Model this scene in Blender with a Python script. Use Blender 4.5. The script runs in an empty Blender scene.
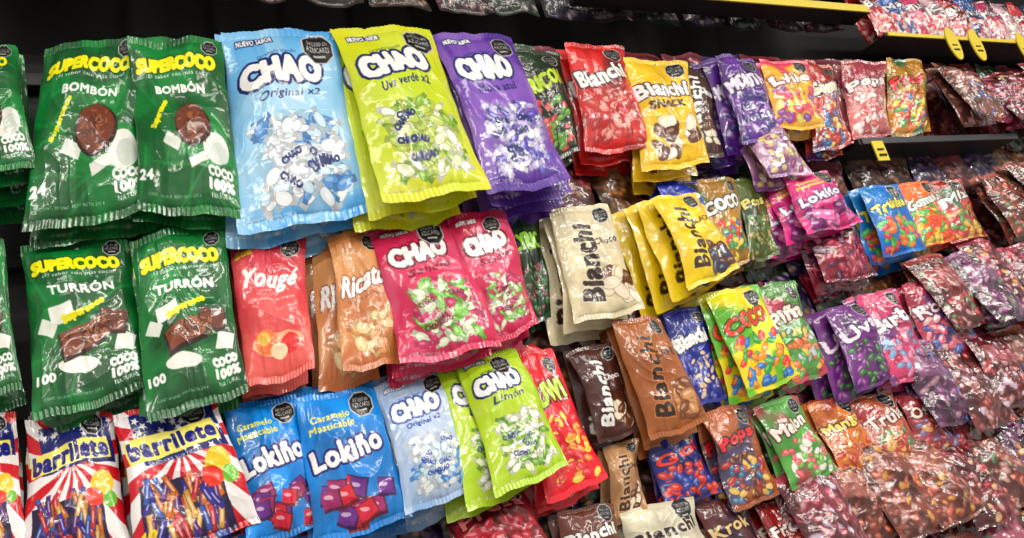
import bpy, math, random
import numpy as np
from mathutils import Vector, Matrix
scene=bpy.context.scene
# ---------------------------------------------------------------- survey frame
F=740.0
def nrm(a): a=np.array(a,float); return a/np.linalg.norm(a)
VY=-2500.0
VX=(-F*F+164*VY)/1518.0
hX=nrm((1518,-164,F)); uZ=nrm((VX,VY,F)); nY=np.cross(uZ,hX)
D=1.27; ZC=1.30
CAM=np.array((0.0,-D,ZC))
def ray(px,py):
    r=np.array((px-512.0,py-269.0,F)); return np.array((r@hX,r@nY,r@uZ))
def P(px,py,out=0.0):
    w=ray(px,py); return CAM+w*((D-out)/w[1])
# ---------------------------------------------------------------- helpers
def lin(c):
    c=np.asarray(c,float); return np.where(c<=0.04045,c/12.92,((np.clip(c,0,None)+0.055)/1.055)**2.4)
def C(r,g,b): return np.array((r,g,b),np.float32)/255.0
def link(o): scene.collection.objects.link(o); return o
def simple_mat(name,col,rough=0.5,metal=0.0,noise=0.0,emit=0):
    m=bpy.data.materials.new(name); m.use_nodes=True; nt=m.node_tree; b=nt.nodes['Principled BSDF']
    l=lin(np.array(col)/255.0)
    b.inputs['Base Color'].default_value=(*l,1); b.inputs['Roughness'].default_value=rough; b.inputs['Metallic'].default_value=metal
    if noise:
        tc=nt.nodes.new('ShaderNodeTexCoord'); n=nt.nodes.new('ShaderNodeTexNoise'); n.inputs['Scale'].default_value=9
        r=nt.nodes.new('ShaderNodeValToRGB'); nt.links.new(tc.outputs['Object'],n.inputs['Vector'])
        r.color_ramp.elements[0].color=(*(l*(1-noise)),1); r.color_ramp.elements[1].color=(*(l*(1+noise)),1)
        nt.links.new(n.outputs['Fac'],r.inputs['Fac']); nt.links.new(r.outputs['Color'],b.inputs['Base Color'])
    return m
def film_mat(name,rough,coat,bump,scale,spec=0.5,cr=.08):
    m=bpy.data.materials.new(name); m.use_nodes=True; nt=m.node_tree; b=nt.nodes['Principled BSDF']
    a=nt.nodes.new('ShaderNodeAttribute'); a.attribute_name='Col'
    nt.links.new(a.outputs['Color'],b.inputs['Base Color'])
    b.inputs['Roughness'].default_value=rough; b.inputs['Specular IOR Level'].default_value=spec
    b.inputs['Coat Weight'].default_value=coat; b.inputs['Coat Roughness'].default_value=cr
    tc=nt.nodes.new('ShaderNodeTexCoord'); n=nt.nodes.new('ShaderNodeTexNoise')
    n.inputs['Scale'].default_value=scale; n.inputs['Detail'].default_value=2; n.inputs['Distortion'].default_value=1.0
    nt.links.new(tc.outputs['Object'],n.inputs['Vector'])
    bp=nt.nodes.new('ShaderNodeBump'); bp.inputs['Strength'].default_value=bump; bp.inputs['Distance'].default_value=0.01
    nt.links.new(n.outputs['Fac'],bp.inputs['Height'])
    nt.links.new(bp.outputs['Normal'],b.inputs['Normal']); nt.links.new(bp.outputs['Normal'],b.inputs['Coat Normal'])
    return m
M_FOIL=film_mat('foil_film',0.42,0.75,0.20,18,.35,.10)
M_CLEAR=film_mat('clear_film',0.26,1.0,0.55,30,0.7,.07)
import bmesh
def box_mesh(bm,lo,hi):
    lo=Vector(lo);hi=Vector(hi)
    vs=[bm.verts.new((x,y,z)) for x in(lo.x,hi.x) for y in(lo.y,hi.y) for z in(lo.z,hi.z)]
    for f in((0,1,3,2),(4,6,7,5),(0,4,5,1),(2,3,7,6),(0,2,6,4),(1,5,7,3)): bm.faces.new([vs[i] for i in f])
def boxes(name,lst,mat,bev=0.0,parent=None):
    bm=bmesh.new()
    for lo,hi in lst: box_mesh(bm,lo,hi)
    bmesh.ops.recalc_face_normals(bm,faces=bm.faces)
    me=bpy.data.meshes.new(name); bm.to_mesh(me); bm.free(); me.materials.append(mat)
    o=link(bpy.data.objects.new(name,me))
    if bev:
        md=o.modifiers.new('bev','BEVEL'); md.width=bev; md.segments=2
    if parent: o.parent=parent
    return o
# ---------------------------------------------------------------- art canvas
_tc={}
def textmesh(s,shear):
    k=(s,shear)
    if k in _tc: return _tc[k]
    cu=bpy.data.curves.new('t','FONT'); cu.body=s; cu.shear=shear; cu.resolution_u=3; cu.space_character=1.10
    ob=link(bpy.data.objects.new('t',cu)); bpy.context.view_layer.update()
    dg=bpy.context.evaluated_depsgraph_get(); ev=ob.evaluated_get(dg); me=ev.to_mesh()
    me.calc_loop_triangles()
    co=np.empty(len(me.vertices)*3,np.float32); me.vertices.foreach_get('co',co); co=co.reshape(-1,3)[:,:2].copy()
    tr=np.empty(len(me.loop_triangles)*3,np.int32); me.loop_triangles.foreach_get('vertices',tr); tr=tr.reshape(-1,3)
    ev.to_mesh_clear(); bpy.data.objects.remove(ob); bpy.data.curves.remove(cu)
    _tc[k]=(co,tr); return _tc[k]
def dilate(m,n):
    for i in range(n):
        r=m.copy(); r[1:]|=m[:-1]; r[:-1]|=m[1:]; r[:,1:]|=m[:,:-1]; r[:,:-1]|=m[:,1:]
        if i%2: r[1:,1:]|=m[:-1,:-1]; r[:-1,:-1]|=m[1:,1:]; r[1:,:-1]|=m[:-1,1:]; r[:-1,1:]|=m[1:,:-1]
        m=r
    return m
def vnoise(h,w,fy,fx,rng):
    g=rng.random((fy+2,fx+2)).astype(np.float32)
    y=np.linspace(0,fy,h); x=np.linspace(0,fx,w)
    yi=np.minimum(y.astype(int),fy);xi=np.minimum(x.astype(int),fx)
    ty=(y-yi);tx=(x-xi); ty=ty*ty*(3-2*ty);tx=tx*tx*(3-2*tx)
    ty=ty[:,None];tx=tx[None]
    a=g[yi][:,xi];b=g[yi][:,xi+1];c=g[yi+1][:,xi];d=g[yi+1][:,xi+1]
    return (a*(1-tx)+b*tx)*(1-ty)+(c*(1-tx)+d*tx)*ty
class Cv:
    def __init__(s,nu,nv,seed):
        s.W=nu*2;s.H=nv*2;s.a=np.zeros((s.H,s.W,3),np.float32)
        s.rng=np.random.default_rng(seed)
        s.V,s.U=np.mgrid[0:s.H,0:s.W].astype(np.float32); s.V=(s.V+.5)/s.H; s.U=(s.U+.5)/s.W
    def fill(s,c): s.a[:]=c
    def mix(s,m,c): s.a+= (c-s.a)*m[...,None]
    def vgrad(s,c0,c1,p=1): t=(s.V**p)[...,None]; s.a[:]=c0*(1-t)+c1*t
    def radial(s,c,cx,cy,r,k=1.0):
        d=np.sqrt(((s.U-cx))**2+((s.V-cy)*s.H/s.W)**2)/r; s.mix(np.clip(1-d,0,1)**.7*k,c)
    def noise(s,c,f=6,k=.5,th=.5):
        n=vnoise(s.H,s.W,int(f*1.4),f,s.rng); s.mix(np.clip((n-th)*6,0,1)*k,c)
    def ell(s,cx,cy,rx,ry,rot,c,k=1.0):
        X=cx*s.W;Y=cy*s.H;rx*=s.W;ry*=s.W;R=max(rx,ry)+1
        x0,x1=int(max(0,X-R)),int(min(s.W,X+R+1));y0,y1=int(max(0,Y-R)),int(min(s.H,Y+R+1))
        if x0>=x1 or y0>=y1:return
        yy,xx=np.mgrid[y0:y1,x0:x1];dx=xx+.5-X;dy=yy+.5-Y;co,si=math.cos(rot),math.sin(rot)
        m=(((dx*co+dy*si)/rx)**2+((dy*co-dx*si)/ry)**2<=1)[...,None]*k
        s.a[y0:y1,x0:x1]+= (np.asarray(c)-s.a[y0:y1,x0:x1])*m
    def poly(s,pts,c,k=1.0):
        p=np.array(pts,float)*(s.W,s.H)
        x0,y0=np.maximum(p.min(0).astype(int),0);x1=int(min(s.W,p[:,0].max()+2));y1=int(min(s.H,p[:,1].max()+2))
        if x0>=x1 or y0>=y1:return
        yy,xx=np.mgrid[y0:y1,x0:x1];yy=yy+.5;xx=xx+.5;m=np.zeros(xx.shape,bool)
        for i in range(len(p)):
            ax,ay=p[i-1];bx,by=p[i]
            if ay==by: continue
            m^=((ay>yy)!=(by>yy))&(xx<(bx-ax)*(yy-ay)/(by-ay)+ax)
        s.a[y0:y1,x0:x1]+= (np.asarray(c)-s.a[y0:y1,x0:x1])*(m[...,None]*k)
    def rbox(s,cx,cy,w,h,rot,c,k=1.0):
        co,si=math.cos(rot),math.sin(rot);ar=s.W/s.H;L=[]
        for x,y in((-1,-1),(1,-1),(1,1),(-1,1)):
            x*=w/2;y*=h/2;L.append((cx+x*co-y*si,cy+(x*si+y*co)*ar))
        s.poly(L,c,k)
    def text(s,t,cx,cy,w,h,c,rot=0,off=.02,shear=0,outl=None,oc=None,arch=0):
        co,tr=textmesh(t,shear)
        lo=co.min(0);hi=co.max(0)
        co_,si_=math.cos(rot),math.sin(rot)
        n=(co-lo)/(hi-lo)-.5
        x=n[:,0]*w*s.W; y=-n[:,1]*h*s.H + arch*h*s.H*(4*n[:,0]**2)
        X=cx*s.W+x*co_-y*si_; Y=cy*s.H+x*si_+y*co_
        m=np.zeros((s.H,s.W),bool)
        for a,b,cc in tr:
            ax,ay,bx,by,qx,qy=X[a],Y[a],X[b],Y[b],X[cc],Y[cc]
            x0=int(max(0,min(ax,bx,qx)));x1=int(min(s.W,max(ax,bx,qx)+2))
            y0=int(max(0,min(ay,by,qy)));y1=int(min(s.H,max(ay,by,qy)+2))
            if x0>=x1 or y0>=y1: continue
            px=np.arange(x0,x1)[None]+.5;py=np.arange(y0,y1)[:,None]+.5
            e1=(bx-ax)*(py-ay)-(by-ay)*(px-ax);e2=(qx-bx)*(py-by)-(qy-by)*(px-bx);e3=(ax-qx)*(py-qy)-(ay-qy)*(px-qx)
            m[y0:y1,x0:x1]|=((e1>=0)&(e2>=0)&(e3>=0))|((e1<=0)&(e2<=0)&(e3<=0))
        hp=h*s.H
        m=dilate(m,int(round(off*hp*.9)))
        if outl: s.a[dilate(m,max(1,int(round(outl*hp*1.1))))]=oc
        s.a[m]=c
    def octa(s,cx,cy,r):
        for rr,c in((r*1.1,C(190,190,190)),(r,C(6,6,8))):
            s.poly([(cx+rr*math.cos(math.pi/8+i*math.pi/4),cy+rr*math.sin(math.pi/8+i*math.pi/4)*s.W/s.H) for i in range(8)],c)
        ar=s.W/s.H
        s.text('EXCESO EN',cx,cy-r*.36*ar,r*1.3,r*.28*ar,C(235,235,235),off=.0)
        s.text('AZUCARES',cx,cy+r*.08*ar,r*1.5,r*.34*ar,C(235,235,235),off=.0)
        s.rbox(cx,cy+r*.52*ar,r*.8,r*.14,0,C(170,170,170))
    def candies(s,x0,x1,y0,y1,n,cols,size,wrap=True):
        r=s.rng
        for i in range(n):
            cx=r.uniform(x0,x1);cy=r.uniform(y0,y1);c=np.array(cols[r.integers(len(cols))]);ro=r.uniform(-1.2,1.2);z=size*r.uniform(.75,1.2)
            ar=s.W/s.H
            if wrap:
                for sg in(-1,1):
                    dx=math.cos(ro)*z*1.25*sg;dy=math.sin(ro)*z*1.25*sg*ar
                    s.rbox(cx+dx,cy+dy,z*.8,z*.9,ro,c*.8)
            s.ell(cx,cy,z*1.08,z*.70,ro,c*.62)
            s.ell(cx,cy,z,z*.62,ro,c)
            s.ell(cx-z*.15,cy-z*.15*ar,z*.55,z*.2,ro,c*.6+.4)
    def out(s):
        a=s.a.reshape(s.H//2,2,s.W//2,2,3).mean((1,3))
        g=a.mean(2,keepdims=True)
        return np.clip(g+(a-g)*1.15,0.010,.97)
WH=C(246,246,244);BK=C(12,10,12)
# ---------------------------------------------------------------- designs
def coco(kind):
    def f(c):
        c.vgrad(C(4,104,46),C(2,86,36)); c.noise(C(16,140,62),5,.5); c.noise(C(0,58,26),4,.55)
        for i in range(12):
            a=c.rng.uniform(0,6.28); c.ell(c.rng.uniform(0,1),c.rng.uniform(.1,1),.25,.016,a,C(24,150,70),.4)
        Y=C(240,230,20)
        c.text('SUPERCOCO',.48,.175,.80,.078,Y,off=.12,arch=.14,outl=.08,oc=C(4,60,28))
        c.text('¡El sabor con más coco!',.5,.25,.66,.03,WH,off=.0)
        c.octa(.84,.075,.085)
        if kind=='A':
            c.text('BOMBÓN',.5,.335,.5,.06,WH,off=.08)
            c.poly([(.42,.55),(.6,.5),(.92,.56),(.95,.74),(.7,.80),(.4,.7)],C(20,130,60))
            c.ell(.80,.68,.13,.15,.4,C(240,240,232)); c.ell(.83,.70,.09,.1,.4,C(214,222,214)); c.rbox(.36,.66,.16,.1,.5,C(230,235,226))
            c.ell(.58,.565,.185,.215,.3,C(40,18,10)); c.ell(.57,.555,.165,.195,.3,C(104,52,32))
            for i in range(36): c.ell(.57+c.rng.normal(0,.06),.555+c.rng.normal(0,.045),.03,.008,c.rng.uniform(0,3),C(146,88,58) if i%2 else C(70,32,20))
            c.rbox(.60,.75,.18,.08,-.3,C(238,238,230))
            c.text('Supercoco',.26,.50,.34,.04,Y,rot=-1.1,off=.1)
            c.text('24',.09,.82,.12,.05,WH,off=.1)
        else:
            c.text('TURRÓN',.5,.34,.6,.062,WH,off=.08)
            c.rbox(.30,.48,.22,.15,-.2,C(240,240,232)); c.rbox(.16,.55,.15,.12,.5,C(228,232,222)); c.rbox(.86,.70,.18,.15,.3,C(240,240,232)); c.ell(.42,.76,.18,.07,.1,C(238,238,230))
            c.rbox(.46,.63,.40,.24,-.25,C(40,16,10)); c.rbox(.46,.615,.37,.2,-.25,C(120,62,34))
            c.rbox(.76,.57,.28,.22,.25,C(40,16,10)); c.rbox(.76,.56,.25,.19,.25,C(98,48,28))
            for i in range(50): c.ell(.6+c.rng.normal(0,.12),.6+c.rng.normal(0,.03),.03,.01,c.rng.uniform(0,3),C(160,98,60) if i%2 else C(66,30,16))
            c.text('Supercoco',.50,.475,.40,.05,Y,rot=-.35,off=.1)
            c.text('100',.13,.81,.16,.045,WH,off=.1)
        c.text('COCO',.82,.80,.24,.042,WH,off=.12); c.text('100%',.83,.86,.24,.045,WH,off=.12); c.text('NATURAL',.83,.91,.22,.022,WH,off=.0)
        c.text('CONT. 50 UND  PESO NETO 250 g',.36,.915,.5,.016,C(190,220,190),off=0)
    return f
def chao(bg,edge,txt,cands,sub='Original x2',outc=C(20,34,96),subc=None,oct_=(.80,.12,.14),ls=.66,win=None):
    def f(c):
        c.fill(edge); c.radial(bg,.5,.5,.95,1.0); c.noise(bg,4,.5); c.noise(bg*.6+.4,5,.35,.55)
        c.text('NUEVO SABOR',.26,.085,.3,.035,WH,off=.06,outl=.15,oc=outc)
        c.text('CHAO',.45,.275,ls,.125,txt,rot=-.14,off=.12,outl=.10,oc=outc)
        c.text(sub,.5,.405,.52,.05,subc if subc is not None else outc,rot=-.14,off=.05,shear=.3)
        c.text('caramelo blando',.42,.175,.34,.022,outc,rot=-.14,off=.0)
        c.octa(*oct_)
        c.ell(.54,.71,.36,.34,0,win if win is not None else bg*.8,.5)
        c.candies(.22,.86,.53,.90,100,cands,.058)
        for i in range(6):
            x=c.rng.uniform(.3,.75);y=c.rng.uniform(.58,.84);c.text('CHAO',x,y,.17,.032,outc,rot=c.rng.uniform(-.6,.6),off=.1)
        c.text('CONT. NETO 200 g',.25,.95,.35,.018,WH,off=0)
    return f
def youge(c):
    c.vgrad(C(206,58,82),C(222,100,90)); c.noise(C(234,124,116),3,.4)
    c.octa(.78,.13,.13); c.text('Sua',.16,.15,.2,.05,C(250,210,60),off=.1)
    c.text('Yougé',.5,.36,.74,.15,WH,shear=.35,off=.045); c.text('caramelos de yogurt',.5,.49,.6,.025,WH,off=0)
    c.ell(.5,.78,.36,.14,0,C(250,180,140)); c.ell(.33,.76,.15,.15,0,C(236,120,64)); c.ell(.3,.74,.09,.08,0,C(250,190,90)); c.ell(.66,.79,.14,.12,0,C(216,50,56)); c.ell(.5,.82,.12,.09,0,C(255,225,190))
def ricato(c):
    c.vgrad(C(204,138,88),C(180,106,60)); c.noise(C(226,176,124),3,.6); c.octa(.76,.13,.15)
    c.text('Ricato',.50,.40,.84,.14,WH,rot=-.12,shear=.4,off=.05,outl=.05,oc=C(110,50,20))
    c.text('sabor a arequipe',.5,.52,.6,.03,C(90,40,15),off=.0)
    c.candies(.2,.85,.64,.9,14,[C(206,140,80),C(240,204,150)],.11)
def bianchi(bg,tc,acc,word='Bianchi',sub='Choco',ca=None,vert=True):
    def f(c):
        c.fill(bg); c.noise(np.clip(bg*1.15,0,1),4,.5); c.noise(bg*.85,5,.35)
        c.octa(.78,.12,.14)
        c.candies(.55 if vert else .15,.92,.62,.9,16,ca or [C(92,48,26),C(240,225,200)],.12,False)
        if vert:
            c.text(word,.36,.52,.66*c.H/c.W,.27*c.W/c.H,tc,rot=-1.48,off=.07,outl=.05,oc=acc)
            c.text(sub,.72,.36,.40,.06,tc,off=.06)
        else:
            c.text(word,.48,.33,.84,.13,tc,rot=-.12,off=.08,outl=.08,oc=acc)
            c.text(sub,.5,.47,.6,.06,acc,rot=-.12,off=.08)
    return f
def barrilete(c):
    c.fill(C(240,236,236)); R=C(190,18,38);B=C(20,30,100)
    cx,cy=.5,.36
    for i in range(13):
        a0=i*2*math.pi/13+.1;a1=a0+math.pi/13
        c.poly([(cx,cy),(cx+1.8*math.cos(a0),cy+1.5*math.sin(a0)),(cx+1.8*math.cos(a1),cy+1.5*math.sin(a1))],R)
    c.rbox(.55,.22,.80,.46,-.08,B)
    for i in range(26):
        x=c.rng.uniform(.14,.95);y=c.rng.uniform(.04,.40);ro=c.rng.uniform(0,1);L=[]
        for k in range(10):
            q=.042 if k%2==0 else .017;L.append((x+q*math.cos(ro+k*math.pi/5),y+q*math.sin(ro+k*math.pi/5)*c.W/c.H))
        c.poly(L,WH)
    c.octa(.74,.09,.12)
    c.rbox(.47,.295,.88,.20,-.12,C(250,232,120)); 
    c.text('barrilete',.47,.29,.82,.12,C(24,26,120),rot=-.12,off=.08)
    c.text('SABORES SURTIDOS',.45,.415,.5,.022,WH,rot=-.08,off=.05)
    c.rbox(.45,.78,.72,.50,-.04,C(30,18,60))
    cols=[C(92,44,120),C(200,110,40),C(50,40,140),C(190,50,60),C(220,170,90),C(60,90,170)]
    for i in range(70):
        x=c.rng.uniform(.14,.76);y=c.rng.uniform(.60,.95);k=cols[i%6];ro=1.5+c.rng.uniform(-.5,.5)
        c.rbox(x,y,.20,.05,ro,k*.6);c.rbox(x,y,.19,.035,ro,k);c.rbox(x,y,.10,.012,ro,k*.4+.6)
    c.ell(.80,.53,.12,.15,.3,C(250,196,40)); c.ell(.72,.60,.10,.08,.3,C(226,60,44)); c.ell(.88,.62,.07,.08,.3,C(110,180,50))
    c.text('40',.12,.9,.14,.06,C(250,215,50),off=.1)
def lokino(bg,tint=C(255,255,255),cands=None,name='Lokiño'):
    def f(c):
        c.fill(bg); c.noise(np.clip(bg*1.2+.03,0,1),4,.6); c.noise(bg*.7,4,.4)
        c.text('Caramelo',.36,.2,.46,.05,C(245,225,70),rot=-.08,off=.06); c.text('Masticable',.36,.275,.52,.05,C(245,225,70),rot=-.08,off=.06)
        c.octa(.77,.14,.15)
        c.text(name,.48,.46,.80,.14,tint,rot=-.14,off=.07,outl=.10,oc=C(20,26,100))
        cc=cands or [C(104,44,130),C(196,36,60),C(150,40,100)]
        for i in range(14):
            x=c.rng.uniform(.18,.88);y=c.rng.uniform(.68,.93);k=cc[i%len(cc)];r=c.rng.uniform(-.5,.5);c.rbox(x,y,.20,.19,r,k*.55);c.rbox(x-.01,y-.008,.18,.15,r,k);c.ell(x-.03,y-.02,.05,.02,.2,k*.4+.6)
    return f
def gen(bg,tc,word,acc,cands,wrap=False,sz=.075,rot=-.2,oc=True):
    def f(c):
        c.fill(bg); c.noise(np.clip(bg*1.25,0,1),3,.6); c.noise(acc,3,.8,.6)
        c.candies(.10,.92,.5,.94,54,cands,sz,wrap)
        if oc: c.octa(.76,.13,.14)
        c.text(word,.46,.34,.80,.14,tc,rot=rot,off=.07,outl=.09,oc=acc*.5)
    return f
def clearred(tone,extra):
    def f(c):
        c.fill(tone*.5); c.noise(tone*.85,6,.8)
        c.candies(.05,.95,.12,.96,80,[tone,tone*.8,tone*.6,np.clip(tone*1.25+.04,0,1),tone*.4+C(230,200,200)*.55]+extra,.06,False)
        c.rbox(.5,.04,1.0,.12,0,tone*.9+.1)
        k=c.rng.integers(4)
        if k<2:
            c.rbox(.5,.36,.72,.34,.1,np.clip(tone*.8+.18,0,1),.7)
    return f
# ---------------------------------------------------------------- bag builder
SEED=[1]
def grid_faces(nu,nv,base=0,flip=False):
    i=np.arange(nv-1)[:,None]*nu+np.arange(nu-1)[None]; i=i.ravel()+base
    q=np.stack([i,i+nu,i+nu+1,i+1],1)
    return q[:,::-1] if flip else q
def bag_mesh(name,P4,col,T,crump,rng,mat):
    nv,nu=col.shape[:2]
    tl,tr,br,bl=P4
    ex=(tr-tl+br-bl);ex/=np.linalg.norm(ex); ey=(bl-tl+br-tr);ey/=np.linalg.norm(ey)
    n=np.cross(ex,ey)
    n=n if n[1]<0 else -n
    n/=np.linalg.norm(n)
    low=vnoise(24,24,3,3,rng)-.5
    s1=rng.uniform(-1,1)
    def surf(nu,nv,front):
        v,u=np.mgrid[0:nv,0:nu].astype(np.float64);v/=nv-1;u/=nu-1
        vv=np.clip((v-.045)/.91,0,1); b=np.sin(np.pi*vv)**.6; a=np.clip(1-np.abs(2*u-1)**2.4,0,1)**.8
        uu=.5+(u-.5)*(1-.05*b)+.012*np.sin(v*7+s1*3)+.004*np.sin(v*31+s1*9); w=v+.014*(2*u-1)**2*(1-2*v)*1.2 +.009*np.sin(u*9+s1*5)+.003*np.sin(u*27)
        uu=uu[...,None];w=w[...,None]
        p=(tl*(1-uu)+tr*uu)*(1-w)+(bl*(1-uu)+br*uu)*w
        li=(v*23).astype(int).clip(0,22);lj=(u*23).astype(int).clip(0,22);fv=v*23-li;fu=u*23-lj
        L=(low[li,lj]*(1-fu)+low[li,lj+1]*fu)*(1-fv)+(low[li+1,lj]*(1-fu)+low[li+1,lj+1]*fu)*fv
        d=L*.020
        d=d+.014*s1*(u-.5)*(v)
        if front:
            nz=lambda fy,fx: vnoise(nv,nu,fy,fx,rng)-.5
            env=np.exp(-vv/.15)+np.exp(-(1-vv)/.15)
            w1=(.5-np.abs(nz(2,13))*2)*env*.28
            w2=nz(5,4)*.6
            w3=(.5-np.abs(nz(7,5))*2.2)*.17*crump
            k=rng.uniform(-2,2); ph=(u*k+v*3)*1.8+nz(3,3)*2.5
            w4=-np.abs(np.sin(ph*math.pi))**.6*.11*crump
            w5=(nz(16,12))*.08*crump**1.6
            d=d+T*(a*b)*(1+ (w2+w3+w4+w5)*.8)+T*w1*np.minimum(1,b*3)*a**.5
            seal=((v<.045)|(v>.955)); d=d+np.where(seal,.0006*np.sin(u*2*np.pi*22)*1.0,0)
        else:
            d=d-T*.5*a*b-.0006
        return p+n*d[...,None]
    f=surf(nu,nv,True).reshape(-1,3); bu,bv=16,22; k=surf(bu,bv,False).reshape(-1,3)
    co=np.concatenate([f,k]).astype(np.float32)
    fl=np.cross(ex,-ey)@n>0
    q=np.concatenate([grid_faces(nu,nv,0,not fl),grid_faces(bu,bv,nu*nv,fl)]).astype(np.int32)
    cen=(tl+tr+br+bl)/4
    co-=cen.astype(np.float32)
    me=bpy.data.meshes.new(name); me.vertices.add(len(co)); me.vertices.foreach_set('co',co.ravel())
    me.loops.add(q.size); me.loops.foreach_set('vertex_index',q.ravel()); me.polygons.add(len(q))
    me.polygons.foreach_set('loop_start',np.arange(0,q.size,4,dtype=np.int32)); me.polygons.foreach_set('loop_total',np.full(len(q),4,np.int32))
    me.update(calc_edges=True)
    me.polygons.foreach_set('use_smooth',np.ones(len(q),bool))
    at=me.color_attributes.new('Col','FLOAT_COLOR','POINT')
    lc=np.ones((len(co),4),np.float32); lc[:nu*nv,:3]=lin(col.reshape(-1,3)); lc[nu*nv:,:3]=lc[:nu*nv,:3].mean(0)
    at.data.foreach_set('color',lc.ravel()); me.materials.append(mat)
    me.validate()
    o=link(bpy.data.objects.new(name,me)); o.location=cen
    return o
HOOKS=[]
TOT=[0]
def bag3(name,P4,art,res,T=None,crump=1.0,nb=1,shift=0.0,mat=None,step=.024,hook=True,rise=0.0,drop=.014):
    SEED[0]+=1; rng=np.random.default_rng(SEED[0]*7+3)
    nu,nv=int(res[0]),int(res[1]); c=Cv(nu,nv,SEED[0]); art(c); col=c.out()
    w=np.linalg.norm(P4[1]-P4[0]+P4[2]-P4[3])/2
    T=T if T else min(.030,w*.15)
    o=bag_mesh(name,P4,col,T,crump,rng,mat or M_FOIL); TOT[0]+=nu*nv
    for k in range(nb):
        off=np.array((shift*(k+1)+rng.uniform(-.007,.007),step*(k+1),rng.uniform(-.004,.006)+rise*(k+1)))
        db=np.array((rng.uniform(-.012,.006),.012*(k+1),-(drop+rise)*(k+1)))
        sub=col[::2,::2]
        b=bag_mesh('bag_behind',[P4[0]+off,P4[1]+off,P4[2]+off+db,P4[3]+off+db],sub,T*.6,crump,rng,mat or M_FOIL)
        b.parent=o; b.matrix_parent_inverse=Matrix.Translation(-o.location)
    if hook:
        top=(P4[0]+P4[1])/2; HOOKS.append(top)
    return o
def bag(name,q,art,d=0.0,nb=1,T=None,crump=1.0,tilt=None,shift=0.0,mat=None,dens=1.45,rise=0.0,drop=.014):
    q=[np.array(p,float) for p in q]
    tl,tr,br,bl=q
    tm=(tl+tr)/2;bmid=(bl+br)/2
    pt=P(*tm,d)
    if tilt is None:
        w=ray(*bmid)
        if abs(w[0]/w[1])<.3: tilt=.045
        else: tilt=(D-w[1]*pt[0]/w[0])-d
        tilt=min(max(tilt,.02),.085)
    P4=[P(*tl,d),P(*tr,d),P(*br,d+tilt),P(*bl,d+tilt)]
    wpx=max(np.linalg.norm(tr-tl),np.linalg.norm(br-bl));hpx=max(np.linalg.norm(bl-tl),np.linalg.norm(br-tr))
    w3=(np.linalg.norm(P4[1]-P4[0])+np.linalg.norm(P4[2]-P4[3]))/2;h3=(np.linalg.norm(P4[3]-P4[0])+np.linalg.norm(P4[2]-P4[1]))/2
    nv=int(hpx*dens)+10; nu=int(max(wpx*dens,nv*w3/h3*.9))+6
    return bag3(name,P4,art,(nu,nv),T,crump,nb,shift,mat,rise=rise,drop=drop)
# ================================================================= BAGS
A,B=coco('A'),coco('B')
blueC=[C(200,225,240),C(240,245,250),C(90,150,215),C(225,235,245)]
# row 1
R1=dict(nb=3,rise=.010)
bag('coconut_candy_bag',[(-75,48),(16,44),(36,168),(-66,182)],A,**R1)
bag('coconut_candy_bag',[(44,44),(140,36),(153,212),(19,234)],A,d=.0,**R1)
bag('coconut_candy_bag',[(127,38),(223,38),(243,219),(137,209)],A,d=.02,**R1)
bag('chewy_candy_bag',[(219,28),(334,31),(373,213),(236,237)],chao(C(176,216,240),C(46,140,212),WH,blueC),d=.02,**R1)
bag('chewy_candy_bag',[(330,28),(428,28),(492,190),(384,207)],chao(C(186,208,44),C(214,208,24),WH,[C(225,230,190),C(130,176,50),C(240,240,230),C(180,200,90)],'Uva verde x2'),d=.025,shift=-.02,**R1)
bag('chewy_candy_bag',[(429,34),(512,32),(573,182),(490,196)],chao(C(140,100,188),C(76,38,136),WH,[C(180,170,220),C(90,80,180),C(230,230,245)],'Mora azul'),d=.02,**R1)
bag('fruit_candy_bag',[(505,48),(560,50),(582,150),(530,172)],gen(C(26,44,24),C(190,220,60),'LYRICON',C(14,16,14),[C(90,150,50),C(200,60,60)]),d=-.01)
bag('chocolate_candy_bag',[(562,44),(622,44),(650,150),(588,152)],gen(C(176,26,26),WH,'Bianchi',C(110,14,18),[C(190,60,50),C(226,140,130),C(160,24,24)]),nb=2,rise=.006)
bag('chocolate_candy_bag',[(622,56),(684,62),(707,166),(645,172)],bianchi(C(226,184,36),WH,C(70,34,16),'Bianchi','SNACK',vert=False),nb=2,d=.01,rise=.006)
bag('chocolate_candy_bag',[(672,56),(706,66),(724,158),(690,160)],bianchi(C(60,34,26),WH,C(30,14,10)),d=-.02)
pur=gen(C(84,38,126),C(230,220,240),'MORITA',C(60,24,96),[C(120,70,160),C(190,180,215),C(60,50,120)])
bag('gummy_candy_bag',[(714,54),(752,58),(792,138),(742,146)],pur,nb=3,shift=-.025,d=.02)
bag('gummy_candy_bag',[(722,110),(770,105),(815,172),(772,178)],gen(C(170,130,160),C(220,60,140),'Lipo',C(110,60,120),[C(230,220,230),C(200,180,120),C(150,70,120)]),mat=M_CLEAR,d=-.01)
bag('lollipop_bag',[(756,60),(806,62),(824,130),(776,128)],gen(C(210,160,60),C(250,250,240),'Lilie',C(220,50,120),[C(230,80,110),C(250,220,110),C(150,90,170)]),d=.02)
bag('lollipop_bag',[(800,60),(832,64),(852,146),(816,152)],gen(C(150,50,36),C(240,230,200),'Goma',C(60,40,110),[C(200,60,50),C(60,110,170),C(240,200,90)]),mat=M_CLEAR)
bag('marshmallow_bag',[(840,60),(886,62),(892,136),(850,142)],gen(C(180,104,104),C(250,235,235),'Pops',C(150,50,70),[C(230,190,190),C(200,90,90),C(240,220,210)],oc=False),mat=M_CLEAR)
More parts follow.
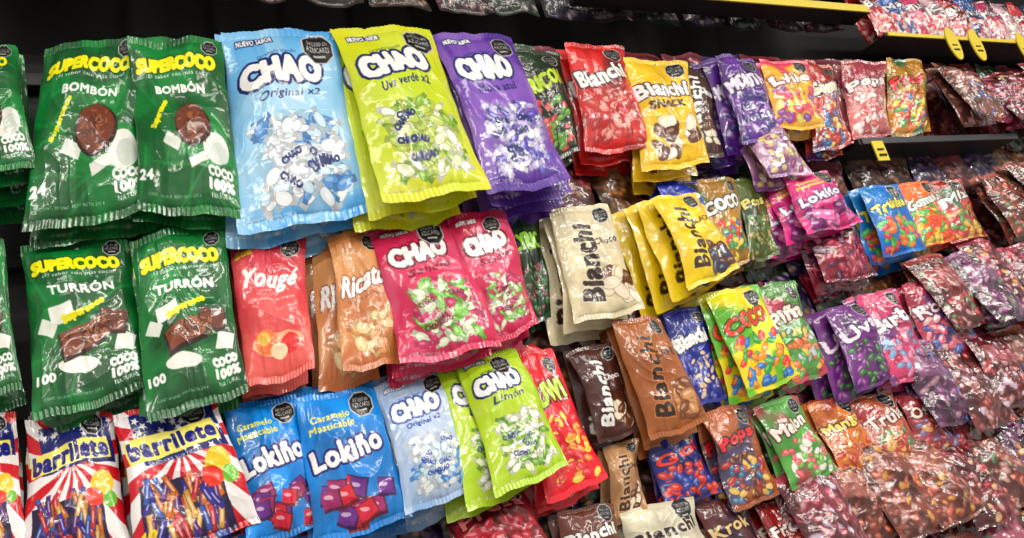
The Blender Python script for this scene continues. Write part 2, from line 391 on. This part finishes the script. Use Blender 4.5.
bag('fruit_candy_bag',[(884,58),(922,58),(932,132),(893,138)],gen(C(180,130,50),C(240,60,60),'Frutas',C(40,110,100),[C(230,120,50),C(230,210,70),C(90,160,80),C(60,110,190),C(200,60,60)],oc=False),mat=M_CLEAR)
# row 2
bag('coconut_candy_bag',[(-75,242),(4,240),(22,392),(-66,404)],B)
bag('coconut_candy_bag',[(20,242),(128,236),(150,388),(35,427)],B,d=.0,rise=.010,nb=2)
bag('coconut_candy_bag',[(128,238),(223,224),(249,393),(147,426)],B,d=.02,rise=.010,nb=2)
bag('yogurt_candy_bag',[(227,236),(305,232),(314,374),(246,390)],youge,d=0,rise=.010,nb=2)
bag('caramel_candy_bag',[(328,236),(378,226),(404,362),(343,377)],ricato,nb=2,shift=-.025,d=.012,rise=.006)
pk=chao(C(206,60,100),C(184,22,70),WH,[C(120,190,70),C(220,230,200),C(200,60,110)],'Sandía',outc=C(100,10,44),oct_=(.66,.13,.15))
bag('chewy_candy_bag',[(368,228),(452,214),(502,348),(401,367)],pk,d=.02,nb=2,rise=.012)
bag('chewy_candy_bag',[(447,216),(506,208),(539,326),(486,350)],pk,d=.03,nb=2,rise=.012)
bag('fruit_candy_bag',[(503,206),(538,206),(554,318),(520,326)],gen(C(22,50,30),C(150,210,70),'LYRIC',C(14,20,16),[C(60,110,60),C(120,60,70)]),d=-.02)
bag('chocolate_candy_bag',[(549,210),(607,202),(644,312),(576,324)],bianchi(C(216,204,172),C(46,26,18),C(230,222,198)),nb=3,shift=-.012,d=.02,rise=.006)
bag('fruit_candy_bag',[(655,182),(700,178),(724,240),(680,250)],gen(C(24,50,160),WH,'Gol',C(20,30,110),[C(60,110,200),C(230,200,60)]),d=-.02)
bag('chocolate_candy_bag',[(650,198),(697,190),(740,270),(690,292)],bianchi(C(228,194,24),C(60,40,20),C(240,215,70),'Bianchi','BLACK',[C(90,50,30),C(60,60,80)]),nb=4,shift=-.022,d=.025)
bag('lollipop_bag',[(694,180),(734,177),(754,262),(716,270)],gen(C(150,110,40),WH,'COCO',C(50,90,60),[C(230,60,60),C(70,150,90),C(240,210,90),C(60,110,180)]),d=.0)
bag('lollipop_bag',[(732,180),(762,177),(780,256),(748,264)],gen(C(70,84,34),C(220,210,120),'Pops',C(40,60,34),[C(150,130,60),C(80,120,60)]),d=-.01)
pkl=lokino(C(206,44,126),C(250,240,250),[C(120,40,110),C(230,120,180)])
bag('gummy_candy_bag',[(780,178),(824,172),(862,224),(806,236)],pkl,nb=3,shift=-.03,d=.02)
bag('gummy_candy_bag',[(792,214),(846,206),(880,276),(828,284)],gen(C(120,20,44),C(220,120,150),'Mix',C(70,20,46),[C(160,30,60),C(190,70,100),C(90,30,70)]),mat=M_CLEAR,d=-.01,nb=2)
bag('gummy_candy_bag',[(855,188),(898,182),(926,250),(884,258)],gen(C(20,100,180),C(250,230,80),'Trululu',C(30,130,190),[C(240,120,50),C(80,180,90),C(220,60,80)]),nb=2,d=.01)
bag('gummy_candy_bag',[(895,184),(928,180),(956,240),(920,250)],gen(C(210,96,30),WH,'Gomas',C(70,150,60),[C(230,60,50),C(240,200,70),C(80,170,80)]),nb=1)
bag('gummy_candy_bag',[(925,182),(958,178),(990,236),(952,244)],gen(C(160,60,50),WH,'Mix',C(50,120,90),[C(220,170,60),C(90,150,80),C(200,60,60)]),mat=M_CLEAR,nb=1)
# row 3
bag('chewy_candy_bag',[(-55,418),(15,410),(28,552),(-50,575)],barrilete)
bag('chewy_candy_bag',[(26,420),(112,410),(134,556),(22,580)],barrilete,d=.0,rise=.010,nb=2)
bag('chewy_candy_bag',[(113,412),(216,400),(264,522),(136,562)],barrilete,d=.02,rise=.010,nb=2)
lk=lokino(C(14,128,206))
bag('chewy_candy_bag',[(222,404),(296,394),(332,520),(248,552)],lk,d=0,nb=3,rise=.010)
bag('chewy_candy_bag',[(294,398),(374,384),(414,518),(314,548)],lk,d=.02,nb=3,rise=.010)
bag('chewy_candy_bag',[(374,384),(442,366),(480,488),(406,518)],chao(C(194,208,228),C(120,158,208),WH,blueC,'Original x2',outc=C(30,66,150)),d=.01,nb=2,rise=.010)
bag('chewy_candy_bag',[(455,358),(516,346),(573,464),(498,499)],chao(C(176,204,44),C(160,194,28),WH,[C(225,235,190),C(110,160,50),C(240,240,230)],'Limón',oct_=(.62,.13,.15)),d=.03,nb=2,shift=-.03,rise=.008)
bag('chewy_candy_bag',[(512,352),(550,346),(610,478),(548,506)],gen(C(206,20,44),C(190,230,70),'RUWI',C(170,20,40),[C(240,150,60),C(230,60,70),C(250,210,90)]),d=.0,nb=2,rise=.01)
bag('chocolate_candy_bag',[(568,350),(614,342),(640,432),(598,446)],bianchi(C(66,28,20),WH,C(40,14,10)),d=.0)
bag('caramel_candy_bag',[(608,322),(660,315),(707,424),(654,442)],bianchi(C(150,88,44),C(40,18,10),C(190,124,70),'Bianchi','CAFE',[C(196,140,90),C(120,70,40)]),d=.02,nb=2)
bag('chocolate_candy_bag',[(662,312),(702,304),(726,400),(692,408)],gen(C(26,36,120),WH,'Bianchi',C(40,40,130),[C(80,90,170),C(220,190,160)]),d=-.01)
bag('lollipop_bag',[(706,294),(756,284),(800,376),(748,400)],gen(C(226,206,30),C(240,70,40),'COCO',C(70,170,60),[C(230,60,60),C(70,170,80),C(60,130,210),C(240,150,50)]),d=.025,nb=2,shift=-.012)
bag('lollipop_bag',[(752,288),(792,280),(828,374),(790,388)],gen(C(80,130,66),C(240,240,220),'Piña',C(200,50,90),[C(240,200,80),C(230,120,60),C(100,180,90),C(200,210,220)]),d=.0,mat=M_CLEAR)
bag('gummy_candy_bag',[(826,310),(862,298),(900,374),(856,396)],gen(C(100,38,114),C(240,220,240),'Uva',C(50,20,70),[C(60,110,60),C(140,70,150),C(90,40,100)]),nb=3,shift=-.03,d=.02)
bag('gummy_candy_bag',[(852,296),(894,288),(942,374),(892,388)],gen(C(186,60,104),C(250,240,245),'Barbi',C(90,50,120),[C(230,150,180),C(190,50,90),C(120,160,200)]),d=.01,mat=M_CLEAR)
bag('gummy_candy_bag',[(898,286),(936,278),(984,350),(940,366)],gen(C(150,46,70),C(250,220,225),'Rosa',C(50,50,110),[C(210,100,120),C(80,100,170),C(220,170,170)]),mat=M_CLEAR,nb=2)
# row 4
bag('strawberry_candy_bag',[(440,498),(520,486),(560,556),(470,580)],gen(C(110,12,26),C(220,120,120),'Fresa',C(80,10,20),[C(170,30,50),C(130,20,34)]),d=-.02)
bag('caramel_candy_bag',[(604,446),(636,438),(646,512),(616,528)],bianchi(C(170,130,92),C(70,36,20),C(210,180,140)),d=.0)
bag('chocolate_candy_bag',[(644,438),(692,426),(720,494),(666,510)],gen(C(26,34,110),C(220,50,50),'Gol',C(20,24,80),[C(200,60,50),C(60,80,160)]),d=0,nb=1)
bag('lollipop_bag',[(700,412),(746,402),(782,494),(734,514)],gen(C(150,84,50),C(220,50,50),'Pops',C(50,60,110),[C(180,60,60),C(70,120,160),C(220,180,90),C(110,60,50)]),d=.01,mat=M_CLEAR,nb=1)
bag('gummy_candy_bag',[(754,406),(796,394),(836,472),(792,494)],gen(C(80,140,66),C(250,240,230),'Melon',C(170,60,76),[C(120,180,90),C(230,230,220),C(220,100,110)]),d=.02,nb=1)
bag('gummy_candy_bag',[(808,404),(848,394),(888,474),(842,486)],gen(C(186,104,40),C(240,220,120),'Mango',C(130,44,40),[C(220,150,60),C(190,70,50)]),nb=2,shift=-.015,mat=M_CLEAR)
bag('gummy_candy_bag',[(850,398),(888,390),(932,464),(886,480)],gen(C(160,84,60),C(240,230,220),'Trulu',C(160,40,50),[C(220,170,100),C(110,130,90),C(190,70,60)]),mat=M_CLEAR)
bag('gummy_candy_bag',[(892,390),(930,380),(974,446),(926,462)],gen(C(140,46,56),C(240,220,200),'Ositos',C(70,40,90),[C(210,150,90),C(170,60,70),C(120,110,150)]),mat=M_CLEAR)
# row 5
bag('chocolate_candy_bag',[(556,512),(612,502),(636,590),(574,604)],bianchi(C(92,46,32),WH,C(50,22,14),vert=False),d=.02)
bag('chocolate_candy_bag',[(618,512),(692,496),(722,580),(644,602)],bianchi(C(206,200,178),C(40,24,18),C(225,220,205),vert=False),d=.02)
bag('chocolate_candy_bag',[(694,504),(742,496),(776,576),(726,588)],gen(C(50,36,50),C(220,190,140),'Krok',C(90,30,30),[C(120,70,50),C(180,150,120)]),d=0)
bag('strawberry_candy_bag',[(752,506),(800,494),(840,570),(790,586)],gen(C(130,30,30),C(240,220,210),'Fresa',C(90,20,30),[C(180,60,50),C(220,150,120)]),mat=M_CLEAR)
bag('lollipop_bag',[(806,496),(852,484),(896,556),(846,576)],gen(C(150,80,50),C(240,230,210),'Bom',C(110,30,40),[C(180,70,60),C(220,180,110)]),mat=M_CLEAR)
# ---- dense clear-film bags, laid out in metres along the far end of the wall
rs=random.Random(5)
redt=[C(146,46,46),C(160,80,66),C(134,36,46),C(166,58,88),C(156,92,80),C(116,58,104),C(142,58,58),C(162,54,74),C(172,106,106)]
def wallbag(name,X,z,w,h,out,tilt,art,res=(56,80),**k):
    ro=rs.uniform(-.10,.10)
    q=[np.array((X-w/2,-out,z-ro*w/2)),np.array((X+w/2,-out,z+ro*w/2)),np.array((X+w/2+ro*h,-out-tilt,z-h)),np.array((X-w/2+ro*h,-out-tilt,z-h))]
    return bag3(name,q,art,res,hook=True,**k)
rows=[(2.20,2.28,3.5,.20),(1.86,2.28,3.3,.21),(1.62,1.84,3.1,.20),(1.39,1.66,2.9,.20),(1.19,1.17,2.7,.20),(1.00,.95,2.6,.20),(.82,.9,2.4,.2)]
for z,x0,x1,h in rows:
    X=x0
    while X<x1:
        t=rs.choice(redt)
        wallbag('lollipop_bag',X,z+rs.uniform(-.025,.025),.15,h*rs.uniform(.95,1.12),rs.uniform(0,.03),rs.uniform(.035,.085),clearred(t,[rs.choice([C(210,170,130),C(200,140,60),C(80,110,70),C(200,180,200),C(60,90,160)])]),crump=1.6,mat=M_CLEAR,nb=1,T=.028)
        X+=.112+rs.uniform(-.015,.02)
# second layer hanging deeper on the pegs, so that gaps show stock and not the bare back
pal=[C(110,26,34),C(56,36,88),C(120,72,32),C(36,68,42),C(120,44,58),C(80,42,32)]
for z,x0,x1,sp in [(2.30,.55,3.3,.135),(2.16,.75,3.3,.135),(2.02,.45,3.3,.14),(1.84,.55,3.2,.135),(1.70,.30,3.1,.14),(1.56,.75,3.0,.135),(1.45,.35,2.9,.14),(1.34,.5,2.8,.135),(1.12,.4,2.6,.135)]:
    X=x0
    while X<x1:
        wallbag('assorted_candy_bag',X,z,.15,.21,-.085,.02,clearred(rs.choice(pal),[C(140,100,60)]),res=(30,44),nb=0,T=.015)
        X+=sp
# row 0, the pegs above
for X in np.arange(-.35,2.0,.15):
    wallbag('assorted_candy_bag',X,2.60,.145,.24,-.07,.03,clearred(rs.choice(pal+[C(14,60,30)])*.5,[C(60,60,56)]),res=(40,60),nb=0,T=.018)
# ================================================================= FIXTURES
m_back=simple_mat('back_panel_dark',(12,11,12),.7,0,.3)
m_black=simple_mat('shelf_black',(16,15,17),.5,.1)
m_metal=simple_mat('chrome',(110,110,115),.35,1)
m_yel=simple_mat('price_yellow',(226,204,50),.5,0,.05)
m_white=simple_mat('label_white',(235,235,230),.5)
m_floor=simple_mat('floor_tile',(120,116,110),.3,0,.1)
m_ceil=simple_mat('ceiling_paint',(150,148,144),.8,0,.05)
boxes('wall_back',[((-2.5,.2,0),(5,.28,3.2))],m_back)
boxes('floor',[((-2.5,-4,-.05),(5,.2,0))],m_floor)
boxes('ceiling',[((-2.5,-4,3.2),(5,.28,3.25))],m_ceil)
rl=[((-1.5,.17,z-.015),(3.8,.1995,z+.015)) for z in(2.63,2.25,1.88,1.61,1.36,1.15,.97,.8)]
rail=boxes('hook_rail',rl,m_black,.002)
bm=bmesh.new()
for h in HOOKS:
    a=Vector((h[0],.19,h[2]-.016));b=Vector((h[0],h[1]+.002,h[2]-.016));d=b-a
    mt=Matrix.Translation((a+b)/2)@d.to_track_quat('Z','Y').to_matrix().to_4x4()
    bmesh.ops.create_cone(bm,cap_ends=True,segments=8,radius1=.0028,radius2=.0028,depth=d.length,matrix=mt)
me=bpy.data.meshes.new('display_hooks');bm.to_mesh(me);bm.free();me.materials.append(m_metal)
hk=link(bpy.data.objects.new('display_hooks',me)); hk.parent=rail
def shelf(name,x0,x1,z,y0,strip,tags,th=.012,ts=(.022,.047),round_=False,yb=.1995):
    o=boxes(name,[((x0,y0,z-th),(x1,yb,z)),((x0,y0-.006,z-th-.004),(x1,y0,z+.004))],m_black,.002)
    if strip is not None:
        boxes('price_strip',[((x0+.01,y0-.010,z-th-.003),(x1-.01,y0-.0062,z+.003))],strip,.0,o)
    if tags:
        if round_:
            bm=bmesh.new()
            for x in tags:
                mt=Matrix.Translation((x,y0-.014,z-.03))@Matrix.Diagonal((ts[0],1,ts[1],1))@Matrix.Rotation(math.pi/2,4,'X')
                bmesh.ops.create_cone(bm,cap_ends=True,segments=28,radius1=1,radius2=1,depth=.004,matrix=mt)
            bmesh.ops.recalc_face_normals(bm,faces=bm.faces)
            me=bpy.data.meshes.new('price_tags');bm.to_mesh(me);bm.free();me.materials.append(m_yel)
            t=link(bpy.data.objects.new('price_tags',me));t.parent=o
        else:
            boxes('price_tags',[((x-ts[0],y0-.014,z-.022-ts[1]),(x+ts[0],y0-.0105,z-.01)) for x in tags],m_yel,0,o)
        bars=[]
        for x in tags:
            for k in range(5): bars.append(((x-.013+k*.006,y0-.0175,z-.056),(x-.010+k*.006,y0-.0141,z-.050)))
            bars.append(((x-.013,y0-.0175,z-.038),(x+.011,y0-.0141,z-.034)))
        boxes('tag_print',bars,m_black,0,o)
    return o
shelf('upper_shelf',1.0,2.02,2.405,-.03,m_yel,[],yb=.03,th=.018)
shelf('upper_shelf',2.06,3.6,2.32,-.02,m_yel,[2.36,2.48,2.74],ts=(.028,.06),round_=True,th=.006)
shelf('display_shelf',1.74,2.46,1.957,-.03,m_metal,[1.80])
gp=[(C(180,30,40),'Bon'),(C(40,80,150),'Max'),(C(190,70,110),'Miau'),(C(200,160,170),'Ki')]
for i,X in enumerate(np.arange(2.12,3.5,.10)):
    t,w=gp[i%4]
    q=[np.array((X-.06,.02,2.52)),np.array((X+.06,.02,2.52)),np.array((X+.06,.0,2.325)),np.array((X-.06,.0,2.325))]
    bag3('snack_bag',q,gen(t,WH,w,t*.5,[C(230,190,190),C(220,80,90),C(240,230,220)]),(50,70),nb=1,hook=False,mat=M_CLEAR,drop=0)
# ================================================================= LIGHTS
def tube(x,y,z,L,e):
    o=boxes('fluorescent_light',[((x-L/2,y-.09,z),(x+L/2,y+.09,z+.05))],m_white,.01)
    ld=bpy.data.lights.new('tube','AREA'); ld.shape='RECTANGLE'; ld.size=L; ld.size_y=.14; ld.energy=e; ld.color=(1,.945,.86)
    lo=link(bpy.data.objects.new('tube_light',ld)); lo.location=(x,y,z-.01); lo.parent=o
for x,g in((-.6,1.0),(1.2,1.1),(3.0,1.35)):
    for y,e in((-.9,7),(-2.0,26),(-3.2,44)):
        tube(x,y,3.10,1.4,e*g)
w=bpy.data.worlds.new('store_ambient'); scene.world=w; w.use_nodes=True
w.node_tree.nodes['Background'].inputs['Color'].default_value=(1,.95,.89,1); w.node_tree.nodes['Background'].inputs['Strength'].default_value=.46
# ================================================================= CAMERA
cd=bpy.data.cameras.new('camera'); cd.sensor_width=36; cd.sensor_fit='HORIZONTAL'; cd.lens=36*F/1024; cd.clip_start=.01
co=link(bpy.data.objects.new('camera',cd))
def toW(v): return Vector((v@hX,v@nY,v@uZ))
rx=toW(np.array((1,0,0.)));ry=toW(np.array((0,-1,0.)));rz=toW(np.array((0,0,-1.)))
m=Matrix((rx,ry,rz)).transposed().to_4x4(); m.translation=Vector(CAM); co.matrix_world=m
scene.camera=co
scene.view_settings.view_transform='Standard'
print('TOTAL BAG VERTS',TOT[0])
